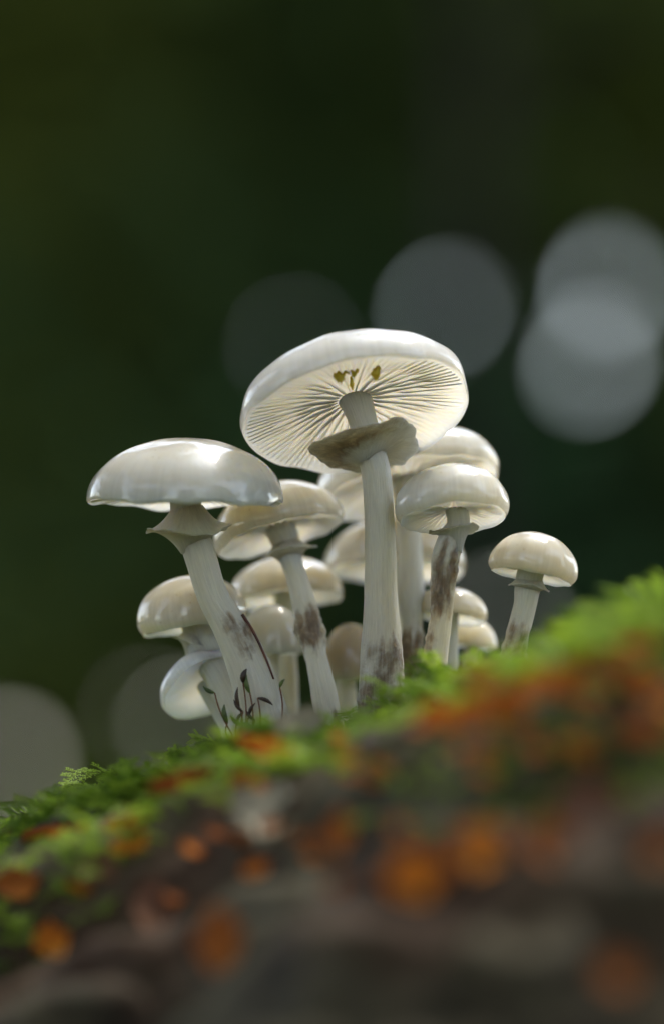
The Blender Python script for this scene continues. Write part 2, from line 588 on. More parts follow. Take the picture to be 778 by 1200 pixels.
def build_log():
    xs = np.concatenate([np.linspace(-2.7, -0.25, 60), np.linspace(-0.24, 0.24, 300), np.linspace(0.25, 1.35, 40)])
    an = np.concatenate([np.linspace(-math.pi, -0.75, 36, endpoint=False), np.linspace(-0.75, 1.35, 190, endpoint=False),
                         np.linspace(1.35, math.pi, 26, endpoint=False)])
    V, A = [], []
    for x in xs:
        for a in an:
            V.append(log_pt(x, a)); A.append(a)
    V = np.array(V)
    F = grid_faces(len(xs), len(an))
    # end caps
    c0 = len(V); V = np.vstack([V, V[:len(an)].mean(0), V[-len(an) - 0:].mean(0)])
    A += [0, 0]
    capf = []
    m = len(an); last = (len(xs) - 1) * m
    for j in range(m):
        j2 = (j + 1) % m
        capf.append((c0, j2, j, j)); capf.append((c0 + 1, last + j, last + j2, last + j2))
    tri = np.array(capf)
    me = mesh_np('bark', V, F, [mat_bark], attrs={'ang': np.array(A)})
    root = empty('fallen_log', ridge(0.0) - np.array([0, 0, LB * 2]))
    o = link('bark', me, root, loc=-np.array(root.location))
    me2 = mesh_np('cut_end', V, tri[:, :3], [M['trunk']])
    link('cut_end', me2, root, loc=-np.array(root.location))
    tag(root, 'mossy fallen log with dark grey bark carrying the mushrooms', 'log')

t = NT('log_bark')
o_ = t.coord()
n1 = t.noise(o_, 28, 6, 0.65)
n2 = t.noise(o_, 110, 5, 0.65)
n3 = t.noise(o_, 11, 3, 0.5)
c_ = t.ramp(n1, [(0.30, (0.014, 0.011, 0.006)), (0.48, (0.058, 0.048, 0.027)), (0.66, (0.115, 0.10, 0.058)), (0.8, (0.13, 0.118, 0.072))])
c_ = t.mix(t.ramp(n3, [(0.50, (0, 0, 0)), (0.62, (0.6, 0.6, 0.6))]), c_, (0.07, 0.032, 0.018))
c_ = t.mix(t.ramp(n2, [(0.58, (0, 0, 0)), (0.70, (0.5, 0.5, 0.5))]), c_, (0.035, 0.045, 0.022))
t.principled(Base_Color=c_, Roughness=0.75, Specular_IOR_Level=0.15, Normal=t.bump(t.math('ADD', n1, t.math('MULTIPLY', n2, 0.4)), 0.9, 0.006))
mat_bark = t.m
build_log()

def log_z(x, y):
    """height of the log top surface above plan point (x, y)"""
    best = None
    for xi in np.linspace(x - 0.10, x + 0.10, 41):
        r = ridge(xi)
        # solve offset along FP
        du = ((x - r[0]) * FP[0] + (y - r[1]) * FP[1])
        res = np.hypot(x - r[0] - du * FP[0], y - r[1] - du * FP[1])
        if best is None or res < best[0]:
            best = (res, xi, du)
    _, xi, du = best
    a = math.asin(max(-1, min(1, du / LA)))
    return log_pt(xi, a)[2]

# ------------------------------------------------------------------ mushrooms
def axis_of(alpha, beta):
    """cap axis from backward lean alpha and sideways lean beta (degrees) in the camera's upright frame"""
    a, b = R_(alpha), R_(beta)
    v = RIGHT * math.sin(b) + UP * math.cos(b) * math.cos(a) + FWD * math.cos(b) * math.sin(a)
    return Vector(v).normalized()

GORD = [0.11, 0.50, 0.30, 0.58]          # where each gill of a set of four starts (fraction of the radius)
GAMP = 0.030

def gwarp(a, seed, n):
    return a + (1.1 * math.sin(3 * a + seed) + 0.8 * math.sin(7 * a + 2 * seed) + 0.5 * math.sin(17 * a + 3 * seed)) * 0.9 / n

def genv(x, r0):
    """gill depth envelope along the radius x (0..1)"""
    u = min(max((x - r0) / (0.10 if r0 < 0.2 else 0.16), 0.0), 1.0)
    return u * max(1 - (x / 0.965) ** 6, 0) ** 0.7

def cap_mesh(R, h, seed, mats, wob=0.02, inr=8.0, nseg=96, ng=0):
    nt_ = 30
    if ng:
        nseg = ng * 4
    prof = []
    thm = math.pi / 2 + R_(inr)
    rr_ = math.sin(thm)
    hh = h / (1 + 0.6 * abs(math.cos(thm)))
    zr = 0.6 * hh * math.cos(thm)
    for i in range(nt_):
        th = (i / (nt_ - 1)) * thm
        c_ = math.cos(th)
        prof.append((math.sin(th), hh * c_ * (1.0 if c_ > 0 else 0.6) - zr))
    prof[0] = (0.004, h)
    nouter = len(prof)
    prof += [(rr_ * 0.998, -0.018), (rr_ * 0.985, -0.030), (rr_ * 0.968, -0.030), (rr_ * 0.952, -0.015)]
    zc = min(0.15, 0.4 * h)
    nrim = len(prof)
    urs = np.linspace(0.94, 0.0, 26 if ng else 14)
    for r in urs:
        prof.append((max(r * rr_, 0.004), zc * (1 - (r / 0.955) ** 2) ** 0.9 - 0.012))
    V, rad, rv = [], [], []
    rs = random.Random(seed)
    ph = [rs.uniform(0, 6.28) for _ in range(5)]
    for i, (r, z) in enumerate(prof):
        for j in range(nseg):
            a = 2 * math.pi * j / nseg
            dz = 0.0
            if ng:
                a = gwarp(a, seed, ng)
                if i >= nrim:
                    x = urs[i - nrim]
                    a += 0.018 * math.sin(x * 3.1) * (1 + 0.6 * math.sin(5 * a + seed))
                    kk, ph4 = j // 4, j % 4
                    if ph4 == 0:
                        dz = -GAMP * genv(x, GORD[kk % 4])
                    elif ph4 != 2:
                        dz = -GAMP * 0.42 * genv(x, GORD[(kk if ph4 == 1 else kk + 1) % 4])
            k = r ** 3
            wr = wob * (math.sin(2 * a + ph[0]) + 0.7 * math.sin(3 * a + ph[1])) + wob * 0.25 * math.sin(11 * a + ph[2]) * k
            wz = wob * (1.1 * math.sin(2 * a + ph[3]) + 0.8 * math.sin(5 * a + ph[4]) + 0.35 * math.sin(13 * a + ph[0])) * k
            nn = 0.010 * noise.noise(Vector((r * math.cos(a) * 3 + seed, r * math.sin(a) * 3, z * 2)))
            rr = r * (1 + wr + nn)
            V.append((R * rr * math.cos(a), R * rr * math.sin(a), R * (z + dz + wz + nn * 1.2)))
            rad.append(r if i < nouter else 1.0)
            rv.append((math.cos(a) * 7 + seed, math.sin(a) * 7, r * 0.6))
    F = grid_faces(len(prof), nseg)
    fi = np.repeat(np.arange(len(prof) - 1), nseg)
    midx = (fi >= nouter + 1).astype(int)
    F = F[:, ::-1]
    return mesh_np('cap', V, F, mats, midx=midx, attrs={'rad': np.array(rad), 'rv': np.array(rv)})

def gill_verts(R, h, r0, n=12, th=0.0014):
    """thin blade riding on a ridge of the cap's underside"""
    zc = min(0.15, 0.4 * h)
    V, F = [], []
    for i in range(n):
        x = r0 + 0.03 + (0.95 - r0 - 0.03) * i / (n - 1)
        zu = zc * max(1 - (x / 0.955) ** 2, 0) ** 0.9 - 0.012 - GAMP * genv(x, r0)
        e = genv(x, r0)
        y = 0.018 * math.sin(x * 3.1) * x
        V += [(x * R, (y + th) * R, (zu + 0.008) * R), (x * R, y * R, (zu - 0.004 * e - 0.0005) * R), (x * R, (y - th) * R, (zu + 0.010) * R)]
    for i in range(n - 1):
        a = i * 3
        F += [(a, a + 1, a + 4, a + 3), (a + 1, a + 2, a + 5, a + 4)]
    return V, F

def stem_mesh(pts, seed, stains, nseg=40, n=70, rough=1.0, mats=None):
    sp = catmull(pts, n)
    c, rr = sp[:, :3], sp[:, 3]
    tang = np.gradient(c, axis=0); tang /= np.linalg.norm(tang, axis=1)[:, None]
    V, st, fb = [], [], []
    ref = np.array([0.0, 1.0, 0.05])
    cum = np.concatenate([[0], np.cumsum(np.linalg.norm(np.diff(c, axis=0), axis=1))])
    for i in range(n):
        s = np.cross(ref, tang[i]); s /= np.linalg.norm(s); b = np.cross(tang[i], s)
        t_ = i / (n - 1)
        for j in range(nseg):
            a = 2 * math.pi * j / nseg
            sv = 0.0
            wp = 0.055 * noise.noise(Vector((math.cos(a) * 1.7 + seed, math.sin(a) * 1.7, cum[i] * 90 + 3))) + 0.03 * noise.noise(Vector((math.cos(a) * 5 + seed, math.sin(a) * 5, cum[i] * 200)))
            for (tc, tw, amp, ac, aw) in stains:
                dt = (t_ + wp - tc) / tw
                da = math.cos(a - ac) if aw else 1.0
                sv = max(sv, amp * math.exp(-dt * dt) * (max(0.0, (da + 1 - aw) / (2 - aw)) if aw else 1.0))
            nz = noise.noise(Vector((math.cos(a) * 2.2 + seed, math.sin(a) * 2.2, cum[i] * 160)))
            nf = noise.noise(Vector((math.cos(a) * 6 + seed, math.sin(a) * 6, cum[i] * 60)))
            ng = noise.noise(Vector((math.cos(a) * 4 + seed, math.sin(a) * 4, cum[i] * 420)))
            r = rr[i] * (1 + 0.035 * nz * rough + 0.03 * nf) + 0.0017 * max(0, sv - 0.25) * (0.45 + 1.3 * ng)
            V.append(c[i] + r * (math.cos(a) * s + math.sin(a) * b))
            st.append(min(1.0, max(0.0, sv * (0.85 + 0.5 * nz))))
            fb.append((math.cos(a) * 1.6 + seed, math.sin(a) * 1.6, cum[i] * 22))
    F = grid_faces(n, nseg)
    return V, F, np.array(st), np.array(fb)

def ring_mesh(R, rs_, a, b, seed, wob=0.07, stain=0.5, nseg=80, side=3.6):
    """collar: cone from stem down to the edge, underside back to the stem (R outer, rs_ stem radius)"""
    k = rs_ / R
    prof = []
    for x in np.linspace(0, 1, 10):
        prof.append((k * 0.9 + (1 - k * 0.9) * x, a * (1 - x) ** 1.8))
    nt_ = len(prof)
    prof += [(1.008, -0.012), (1.0, -0.028), (0.97, -0.034)]
    for x in np.linspace(0.1, 1, 10):
        r = 0.97 - (0.97 - k * 0.55) * x
        prof.append((r, -0.036 - b * x ** 2.6))
    rs = random.Random(seed)
    ph = [rs.uniform(0, 6.28) for _ in range(5)]
    V, st, fb = [], [], []
    for i, (r, z) in enumerate(prof):
        x = max(0, (r - k) / (1 - k))
        for j in range(nseg):
            an = 2 * math.pi * j / nseg
            wr = wob * (math.sin(2 * an + ph[0]) + 0.5 * math.sin(3 * an + ph[1]) + 0.12 * math.sin(9 * an + ph[2])) * x * x
            wz = wob * (1.0 * math.sin(2 * an + ph[3]) + 0.5 * math.sin(3 * an + ph[4]) + 0.12 * math.sin(8 * an + ph[1])) * x * x
            wr += 0.05 * x ** 4 * noise.noise(Vector((math.cos(an) * 5, math.sin(an) * 5, seed + 2))) + 0.03 * x ** 6 * noise.noise(Vector((math.cos(an) * 14, math.sin(an) * 14, seed)))
            nn = 0.07 * noise.noise(Vector((math.cos(an) * 3 * r, math.sin(an) * 3 * r, seed))) * x
            V.append((R * (r + wr) * math.cos(an), R * (r + wr) * math.sin(an), R * (z + wz + nn)))
            s = stain * (x ** 0.7) * (0.42 + 0.55 * math.cos(an - side)) if i >= nt_ - 1 else stain * 0.55 * (x ** 8)
            st.append(min(1, s)); fb.append((math.cos(an) * 2, math.sin(an) * 2, r * 0.7))
    return mesh_np('ring', V, grid_faces(len(prof), nseg)[:, ::-1], [M['ring']],
                   attrs={'stain': np.array(st), 'fib': np.array(fb)})

def q_of(axis):
    return Vector((0, 0, 1)).rotation_difference(axis)

COUNT = [0]
def mushroom(label, cap, stem, ring=None, stains=(), skin='cap_cream', gills=0, each=False, group='porcelain mushrooms of one cluster', extend=True):
    """cap = (px, py, depth offset, radius px, height ratio, lean back, lean right[, q, s])
       stem = [(px, py, depth offset, radius px)...] top to bottom; ring = (px, py, dd, Rpx, lean back, lean right, a, b, stain)"""
    COUNT[0] += 1
    seed = COUNT[0] * 3.17
    pts = []
    for (px, py, dd, r) in stem:
        d = FOCUS + dd
        p = P(px, py, d)
        pts.append([*p, 0.96 * r * K * d])
    # root the top of the stem inside the cap's flesh, along the cap's own axis
    dc = FOCUS + cap[2]
    Rm = cap[3] * K * dc
    top = P(cap[0], cap[1], dc) + np.array(axis_of(cap[5], cap[6])) * Rm * cap[4] * 0.56
    pts[0] = [*top, pts[0][3]]
    # run the foot down into the log
    foot = np.array(pts[-1][:3])
    dirv = foot - np.array(pts[-2][:3]); dirv /= np.linalg.norm(dirv)
    zs = log_z(foot[0], foot[1]) - 0.006
    if foot[2] > zs:
        stp = (foot[2] - zs) / max(-dirv[2], 0.4)
        q = foot + dirv * stp
        q[2] = min(q[2], zs)
        pts.append([*q, pts[-1][3] * 1.08])
    base = np.array(pts[-1][:3])
    root = empty('porcelain_mushroom', base)
    tag(root, label, 'mushroom', group)
    P0 = np.array(pts); P0[:, :3] -= base
    V, F, st, fb = stem_mesh(P0, seed, stains)
    link('stem', mesh_np('stem', V, F, [M['stem']], attrs={'stain': st, 'fib': fb}), root)
    px, py, dd, Rp, h, al, be = cap[:7]
    inr = cap[7] if len(cap) > 7 else 8.0
    d = FOCUS + dd
    R = Rp * K * d
    ax = axis_of(al, be)
    c = link('cap', cap_mesh(R, h, seed, [M[skin], M['under']], inr=inr, ng=gills), root, loc=P(px, py, d) - base, rot=q_of(ax))
    if gills:
        RG = R * math.cos(R_(inr)); hg = h / math.cos(R_(inr))
        specs = [gill_verts(RG, h / math.cos(R_(inr)), r0) for r0 in GORD]
        order = [0, 1, 2, 3]
        if each:
            ms = [mesh_np('gill', v, f, [M['gill']]) for v, f in specs]
            for g in range(gills):
                o = link('gill', ms[order[g % 4]], c)
                o.rotation_euler = (0, 0, gwarp(2 * math.pi * g / gills, seed, gills))
        else:
            VV, FF = [], []
            for g in range(gills):
                v, f = specs[order[g % 4]]
                an = gwarp(2 * math.pi * g / gills, seed, gills)
                ca, sa = math.cos(an), math.sin(an)
                v = np.array(v)
                FF.append(np.array(f) + sum(len(k) for k in VV))
                VV.append(np.stack([v[:, 0] * ca - v[:, 1] * sa, v[:, 0] * sa + v[:, 1] * ca, v[:, 2]], 1))
            o = link('gills', mesh_np('gills', np.vstack(VV), np.vstack(FF), [M['gill']]), c)
            o['kind'] = 'stuff'
    if ring:
        px, py, dd, Rp, al, be, a, b, stn = ring[:9]
        d = FOCUS + dd
        # stem radius where the ring sits
        sr = min(P0, key=lambda r_: np.linalg.norm(r_[:3] + base - P(px, py, d)))[3]
        link('ring', ring_mesh(Rp * K * d, sr, a, b, seed, stain=stn, wob=ring[9] if len(ring) > 9 else 0.07), root, loc=P(px, py, d) - base, rot=q_of(axis_of(al, be)))
    return root

# A: the tall one in the middle
A = mushroom('tallest mushroom with wide white cap tipped back to show pale gills',
    (417, 484, 0.0, 137, 0.57, 28.0, -10.5, 7),
    [(411, 445, 0.006, 25), (423, 487, 0.001, 17.5), (432, 520, 0, 18.5), (441, 560, 0, 18), (445, 630, 0, 18.8), (446, 690, 0, 20),
     (447, 735, 0, 23), (447, 772, 0, 26), (447, 815, 0, 28)],
    ring=(427, 523, 0, 66, 23, -9, 0.10, 0.30, 1.8, 0.075),
    stains=[(0.70, 0.06, 0.75, 4.4, 0.9), (0.80, 0.09, 0.75, 4.9, 0.8), (0.90, 0.15, 1.0, 0, 0)], skin='cap_white', gills=88, each=True)
# B: left, flat wide cap
mushroom('mushroom with broad level glossy cap over a flared collar and leaning stem',
    (218, 588, 0.0, 117, 0.64, 1.5, 0.5, 0),
    [(217, 545, 0, 21), (218, 590, 0, 19), (221, 612, 0, 20), (233, 645, 0, 19.5), (249, 697, 0, 19), (270, 736, 0, 21), (295, 790, 0, 27),
     (308, 838, 0, 31)],
    ring=(222, 621, 0, 52, 0, -2.5, 0.55, 0.50, 0.55),
    stains=[(0.52, 0.06, 0.9, 3.9, 1.0), (0.84, 0.06, 0.7, 3.9, 0.9), (0.94, 0.07, 0.95, 0, 0)], skin='cap_cream', gills=60)
# C: behind left
mushroom('mushroom with cream cap leaning toward the flat one, brown band round its stem',
    (328, 626, 0.028, 78, 0.78, 14, -16, 14),
    [(322, 600, 0.030, 19), (333, 630, 0.028, 18), (339, 650, 0.026, 14), (348, 678, 0.024, 13), (356, 706, 0.022, 14.5), (366, 750, 0.018, 12.5),
     (376, 795, 0.014, 14.5), (381, 822, 0.012, 16)],
    ring=(338, 645, 0.027, 31, 4, -13, 0.45, 0.75, 0.25),
    stains=[(0.49, 0.085, 0.95, 0, 0), (0.92, 0.08, 0.95, 0, 0)], skin='cap_cream', gills=56)
# D and D2: beneath C
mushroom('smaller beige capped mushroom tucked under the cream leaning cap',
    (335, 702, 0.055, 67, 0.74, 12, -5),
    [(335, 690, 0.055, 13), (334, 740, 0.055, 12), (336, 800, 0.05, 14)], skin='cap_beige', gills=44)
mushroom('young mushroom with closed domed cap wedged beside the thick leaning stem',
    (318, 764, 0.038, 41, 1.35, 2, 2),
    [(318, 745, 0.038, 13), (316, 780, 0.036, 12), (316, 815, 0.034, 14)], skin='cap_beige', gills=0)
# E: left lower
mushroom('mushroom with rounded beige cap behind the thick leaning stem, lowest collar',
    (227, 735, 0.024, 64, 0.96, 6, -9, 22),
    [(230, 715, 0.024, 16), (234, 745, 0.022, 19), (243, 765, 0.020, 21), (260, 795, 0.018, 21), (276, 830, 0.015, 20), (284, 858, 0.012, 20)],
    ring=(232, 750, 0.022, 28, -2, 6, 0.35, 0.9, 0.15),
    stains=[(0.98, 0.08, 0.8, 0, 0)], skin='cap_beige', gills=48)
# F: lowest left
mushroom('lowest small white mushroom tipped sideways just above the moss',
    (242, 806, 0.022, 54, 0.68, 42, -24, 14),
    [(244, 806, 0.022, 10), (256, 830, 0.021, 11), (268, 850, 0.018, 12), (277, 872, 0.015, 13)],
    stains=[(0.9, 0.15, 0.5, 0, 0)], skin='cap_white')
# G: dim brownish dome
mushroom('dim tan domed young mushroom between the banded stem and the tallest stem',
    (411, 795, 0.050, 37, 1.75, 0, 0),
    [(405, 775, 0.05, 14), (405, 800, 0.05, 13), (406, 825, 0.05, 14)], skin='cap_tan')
# H: large cap right behind the tall one
mushroom('large cream cap directly behind the tallest stem, gills showing in its shade',
    (480, 571, 0.045, 106, 0.60, 21, -11, 12),
    [(474, 550, 0.050, 17), (478, 600, 0.046, 16), (480, 650, 0.040, 15), (482, 700, 0.034, 16), (483, 735, 0.030, 11.5), (485, 795, 0.026, 12)],
    stains=[(0.60, 0.09, 0.95, 0, 0), (0.98, 0.06, 0.7, 0, 0)], skin='cap_cream', gills=72, each=True)
# J: behind all
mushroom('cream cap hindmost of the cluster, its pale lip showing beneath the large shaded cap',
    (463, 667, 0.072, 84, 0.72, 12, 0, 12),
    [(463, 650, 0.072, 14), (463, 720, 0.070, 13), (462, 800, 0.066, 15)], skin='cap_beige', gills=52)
# I: right of the tall one
mushroom('mushroom with small rounded wet cap tipped back, brown shaggy stem',
    (530, 606, -0.006, 66, 0.94, 19, -3, 22),
    [(537, 580, -0.004, 14), (537, 612, -0.006, 14), (528, 632, -0.006, 16), (521, 655, -0.006, 16.5), (519, 680, -0.006, 14.5),
     (518, 715, -0.006, 12.8), (513, 755, -0.006, 13.5), (507, 800, -0.006, 15)],
    ring=(531, 621, -0.006, 28, 12, -6, 0.10, 0.95, 0.8),
    stains=[(0.32, 0.10, 0.95, 4.4, 0.3), (0.42, 0.09, 0.95, 5.2, 0.4), (0.62, 0.16, 0.7, 6.1, 1.1), (0.97, 0.06, 0.5, 0, 0)],
    skin='cap_cream', gills=64, each=True)
# K: small one standing apart on the right
mushroom('small round shiny mushroom standing apart from the cluster on raised moss',
    (622, 675, -0.004, 53, 0.98, 8, 11, 24),
    [(623, 655, -0.004, 16), (620, 676, -0.004, 16.5), (617, 692, -0.004, 15.5), (615, 708, -0.004, 14), (610, 728, -0.004, 14), (603, 755, -0.004, 12.8),
     (599, 790, -0.004, 13)],
    ring=(619, 687, -0.004, 24, 2, 9, 0.5, 0.5, 0.1),
    stains=[(0.42, 0.07, 0.7, 4.6, 0.6), (0.58, 0.15, 0.95, 0, 0)], skin='cap_beige', gills=40)
# L, M
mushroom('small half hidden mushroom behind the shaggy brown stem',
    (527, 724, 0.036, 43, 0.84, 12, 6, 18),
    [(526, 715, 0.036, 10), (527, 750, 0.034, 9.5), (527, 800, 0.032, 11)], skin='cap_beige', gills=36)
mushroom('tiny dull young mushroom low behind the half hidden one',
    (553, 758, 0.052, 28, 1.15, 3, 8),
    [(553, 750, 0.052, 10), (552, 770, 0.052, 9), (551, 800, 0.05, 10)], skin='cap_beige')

# ------------------------------------------------------------------ moss
def frond(detail, seed):
    rs = np.random.default_rng(seed)
    V, F = [], []
    def leaf(p, d, up, L, W):
        s = np.cross(d, up); s /= max(np.linalg.norm(s), 1e-9)
        i = len(V)
        V.extend([p, p + d * L * 0.45 + s * W + up * W * 0.5, p + d * L, p + d * L * 0.45 - s * W + up * W * 0.5])
        F.append((i, i + 1, i + 2, i + 3))
    n = 12 if detail else 9
    axis_z = lambda x: 0.30 * x - 0.42 * x * x
    for i in range(n):
        x = (i + 0.6) / n
        p = np.array([x, 0.02 * math.sin(x * 7), axis_z(x)])
        tang = np.array([1, 0, 0.30 - 0.84 * x]); tang /= np.linalg.norm(tang)
        up = np.array([-tang[2], 0, tang[0]])
        for sd_ in (-1, 1):
            L = 0.34 * math.sin(math.pi * min(1, 0.22 + 0.78 * (1 - x) ** 0.8)) * rs.uniform(0.75, 1.2) + 0.04
            ang = R_(rs.uniform(42, 66))
            d = tang * math.cos(ang) + np.array([0, sd_, 0]) * math.sin(ang) + up * rs.uniform(-0.25, 0.2)
            d /= np.linalg.norm(d)
            if not detail:
                leaf(p, d, up, L * 1.1, 0.045)
                continue
            m = max(3, int(L / 0.05))
            for k in range(m):
                q = p + d * L * (k + 0.5) / m + np.array([0, 0, -0.25]) * (L * (k / m)) ** 2
                side = np.cross(d, up)
                for s2 in (-1, 1):
                    dd_ = d * 0.75 + side * s2 * 0.6 + up * rs.uniform(-0.1, 0.45)
                    dd_ /= np.linalg.norm(dd_)
                    leaf(q, dd_, up, 0.075 * rs.uniform(0.8, 1.2), 0.017)
            leaf(p + d * L * 0.9, d, up, 0.08, 0.017)
        if detail:
            leaf(p, tang * 0.8 + up * 0.5, up, 0.08, 0.02)
    return np.array(V), np.array(F)

M['moss'] = mat_leaf('moss_leaves', (0.10, 0.21, 0.012), (0.42, 0.58, 0.055), trans=0.45, rough=0.5, spec=0.3, mid=(0.09, 0.06, 0.02))
M['moss_mat'] = mat_simple('moss_mat', (0.02, 0.035, 0.008), (0.07, 0.11, 0.02), 240, 0.9, 0.8, 0.002)

def moss_mask(x, a):
    v = 0.5 + 0.9 * noise.noise(Vector((x * 22, a * 6.5, 2.2))) + 0.4 * noise.noise(Vector((x * 60, a * 18, 7.0)))
    edge = 0.51 + 0.10 * noise.noise(Vector((x * 14, 0, 4)))
    v -= max(0, (a - edge)) * 5.5
    v += max(0, 0.16 - abs(a)) * 2.6
    return v

def build_moss():
    hi = [frond(True, s) for s in range(5)]
    lo = [frond(False, s + 20) for s in range(4)]
    VV, FF, VA = [], [], []
    off = 0
    n_hi = n_lo = 0
    tries = 0
    def place(tpl, p, size, yaw, pitch, nrm_tilt, var):
        nonlocal off
        V, F = tpl
        V = V * size
        cp, sp = math.cos(pitch), math.sin(pitch)
        x = V[:, 0] * cp - V[:, 2] * sp; z = V[:, 0] * sp + V[:, 2] * cp; y = V[:, 1]
        ct, st_ = math.cos(nrm_tilt), math.sin(nrm_tilt)
        y2 = y * ct - z * st_; z2 = y * st_ + z * ct
        cz, sz = math.cos(yaw), math.sin(yaw)
        W = np.stack([x * cz - y2 * sz, x * sz + y2 * cz, z2], 1) + p
        VV.append(W); FF.append(F + off); off += len(W)
        along = np.clip(V[:, 0] / size, 0, 1)
        VA.append(np.clip(var + 0.35 * (along - 0.5), 0, 1))
    while n_hi < 2500 and tries < 40000:
        tries += 1
        x = rng.uniform(-0.125, 0.12); a = rng.normal() * 0.16 + 0.05
        if a < -0.3 or a > 0.45: continue
        if moss_mask(x, a) < 0.42 + 0.25 * rng.random(): continue
        p = log_pt(x, a, rng.uniform(-0.001, 0.004))
        place(hi[rng.integers(5)], p, rng.uniform(0.0045, 0.0095), rng.uniform(0, 6.28), R_(rng.uniform(0, 50)), rng.normal() * 0.4, rng.uniform(0.0, 0.95))
        n_hi += 1
    tries = 0
    while n_lo < 8500 and tries < 120000:
        tries += 1
        x = rng.uniform(-0.34, 0.36); a = rng.uniform(-0.5, 0.72)
        if moss_mask(x, a) < 0.40 + 0.25 * rng.random(): continue
        p = log_pt(x, a, rng.uniform(-0.001, 0.003))
        place(lo[rng.integers(4)], p, rng.uniform(0.005, 0.010), rng.uniform(0, 6.28), R_(rng.uniform(0, 50)), rng.normal() * 0.4, rng.uniform(0.0, 0.95))
        n_lo += 1
    # the feathery sprays standing out from the ridge on the open side
    for (px, py, dd, sz, yaw, pit) in [(150, 912, 0.0, 0.0145, 3.25, 8), (158, 925, 0.0, 0.012, 3.3, 2), (240, 893, 0.0, 0.010, 2.6, 25), (205, 905, 0.0, 0.010, 0.5, 30),
                                       (120, 930, 0.0, 0.010, 3.0, 20), (70, 957, 0.01, 0.008, 2.7, 25), (30, 966, 0.01, 0.008, 0.3, 25), (265, 880, 0, 0.009, 3.0, 30)]:
        place(hi[rng.integers(5)], P(px, py, FOCUS + dd), sz, yaw, R_(pit), -0.5, 0.75)
    for k in range(9):        # a taller sprig on the raised end
        place(lo[k % 4], P(758 + 4.5 * k, 744 - 2 * k, 0.985), 0.011 + 0.0007 * (k % 4), k * 0.9, R_(48 + (k * 13) % 35), 0.0, 0.6)
    me = mesh_np('moss', np.vstack(VV), np.vstack(FF), [M['moss']], smooth=False, attrs={'var': np.concatenate(VA)})
    tag(link('moss', me), 'bright green feathery moss carpeting the top of the log', 'moss', kind='stuff')
build_moss()

# ------------------------------------------------------------------ moss sporophytes (stalked capsules)
M['seta'] = mat_simple('seta', (0.10, 0.03, 0.012), (0.20, 0.08, 0.03), 600, 0.5, 0.2, 0.0003)
M['capsule_green'] = mat_simple('capsule_green', (0.035, 0.055, 0.010), (0.11, 0.15, 0.03), 500, 0.4, 0.2, 0.0003)
M['capsule_brown'] = mat_simple('capsule_brown', (0.025, 0.014, 0.008), (0.07, 0.04, 0.02), 500, 0.4, 0.2, 0.0003)

def tube_mesh(name, pts, rads, mat, seg=8):
    pts = np.array(pts, float); n = len(pts)
    tang = np.gradient(pts, axis=0); tang /= np.linalg.norm(tang, axis=1)[:, None]
    V = []
    for i in range(n):
        ref = np.array([0.1, 1, 0.2]); s = np.cross(tang[i], ref); s /= np.linalg.norm(s); b = np.cross(s, tang[i])
        for j in range(seg):
            a = 2 * math.pi * j / seg
            V.append(pts[i] + rads[i] * (math.cos(a) * s + math.sin(a) * b))
    return mesh_np(name, V, grid_faces(n, seg), [mat])

def sporophyte(base, tip, cap_len, cap_w, cap_dir, mat, label, dd=-0.008):
    """stalk from base px to tip px, capsule along cap_dir degrees (0 = right, 90 = up)"""
    d = FOCUS + dd
    b = P(*base, d); t_ = P(*tip, d)
    z = log_z(b[0], b[1])
    root = empty('moss_sporophyte', b)
    tag(root, label, 'moss capsule', 'stalked moss capsules at the foot of the cluster')
    pts = []
    for x in np.linspace(0, 1, 10):
        q = b + (t_ - b) * x
        q = q + RIGHT * 0.0006 * math.sin(x * 3.1) * (1 if base[0] % 2 else -1)
        pts.append(q - b)
    pts.insert(0, np.array([0, 0, min(-0.002, z - 0.003 - b[2])]))
    link('stalk', tube_mesh('stalk', pts, [0.00020] * len(pts), M['seta'], 6), root)
    a = R_(cap_dir)
    u = RIGHT * math.cos(a) + UP * math.sin(a)
    L, W = cap_len * K * d, cap_w * K * d * 0.5
    cp, cr = [], []
    side = np.cross(u, FWD)
    for x in np.linspace(0, 1, 12):
        cp.append(t_ - b + u * L * x + side * L * 0.10 * math.sin(math.pi * x))
        cr.append(max(W * (math.sin(math.pi * min(1, x * 0.92 + 0.05)) ** 0.8) * (1 - 0.35 * x), 0.00008))
    link('capsule', tube_mesh('capsule', cp, cr, mat, 10), root)

SP = [((268, 866), (267, 847), 22, 8, 100, 'capsule_green', 'upright green moss capsule on a short reddish stalk beside the lowest cap'),
      ((283, 868), (281, 829), 24, 6, 95, 'capsule_brown', 'slender dark brown moss capsule standing upright before the leaning stem'),
      ((289, 868), (284, 850), 18, 6, 140, 'capsule_green', 'green moss capsule leaning over among the brown ones'),
      ((292, 866), (285, 847), 15, 6, -35, 'capsule_brown', 'short brown moss capsule nodding down beside the green leaning one'),
      ((303, 862), (302, 818), 20, 6, -25, 'capsule_brown', 'dark moss capsule nodding against the foot of the leaning stem'),
      ((295, 864), (293, 812), 22, 7, 100, 'capsule_green', 'tall green moss capsule in front of the leaning stem foot'),
      ((287, 866), (285, 800), 17, 9, 75, 'capsule_brown', 'tallest dark curled moss capsule before the leaning stem'),
      ((272, 860), (252, 812), 16, 6, 150, 'capsule_green', 'green moss capsule crossing the underside of the lowest cap'),
      ((329, 850), (328, 806), 12, 5, 60, 'capsule_green', 'small green moss capsule beside the far edge of the leaning stem foot')]
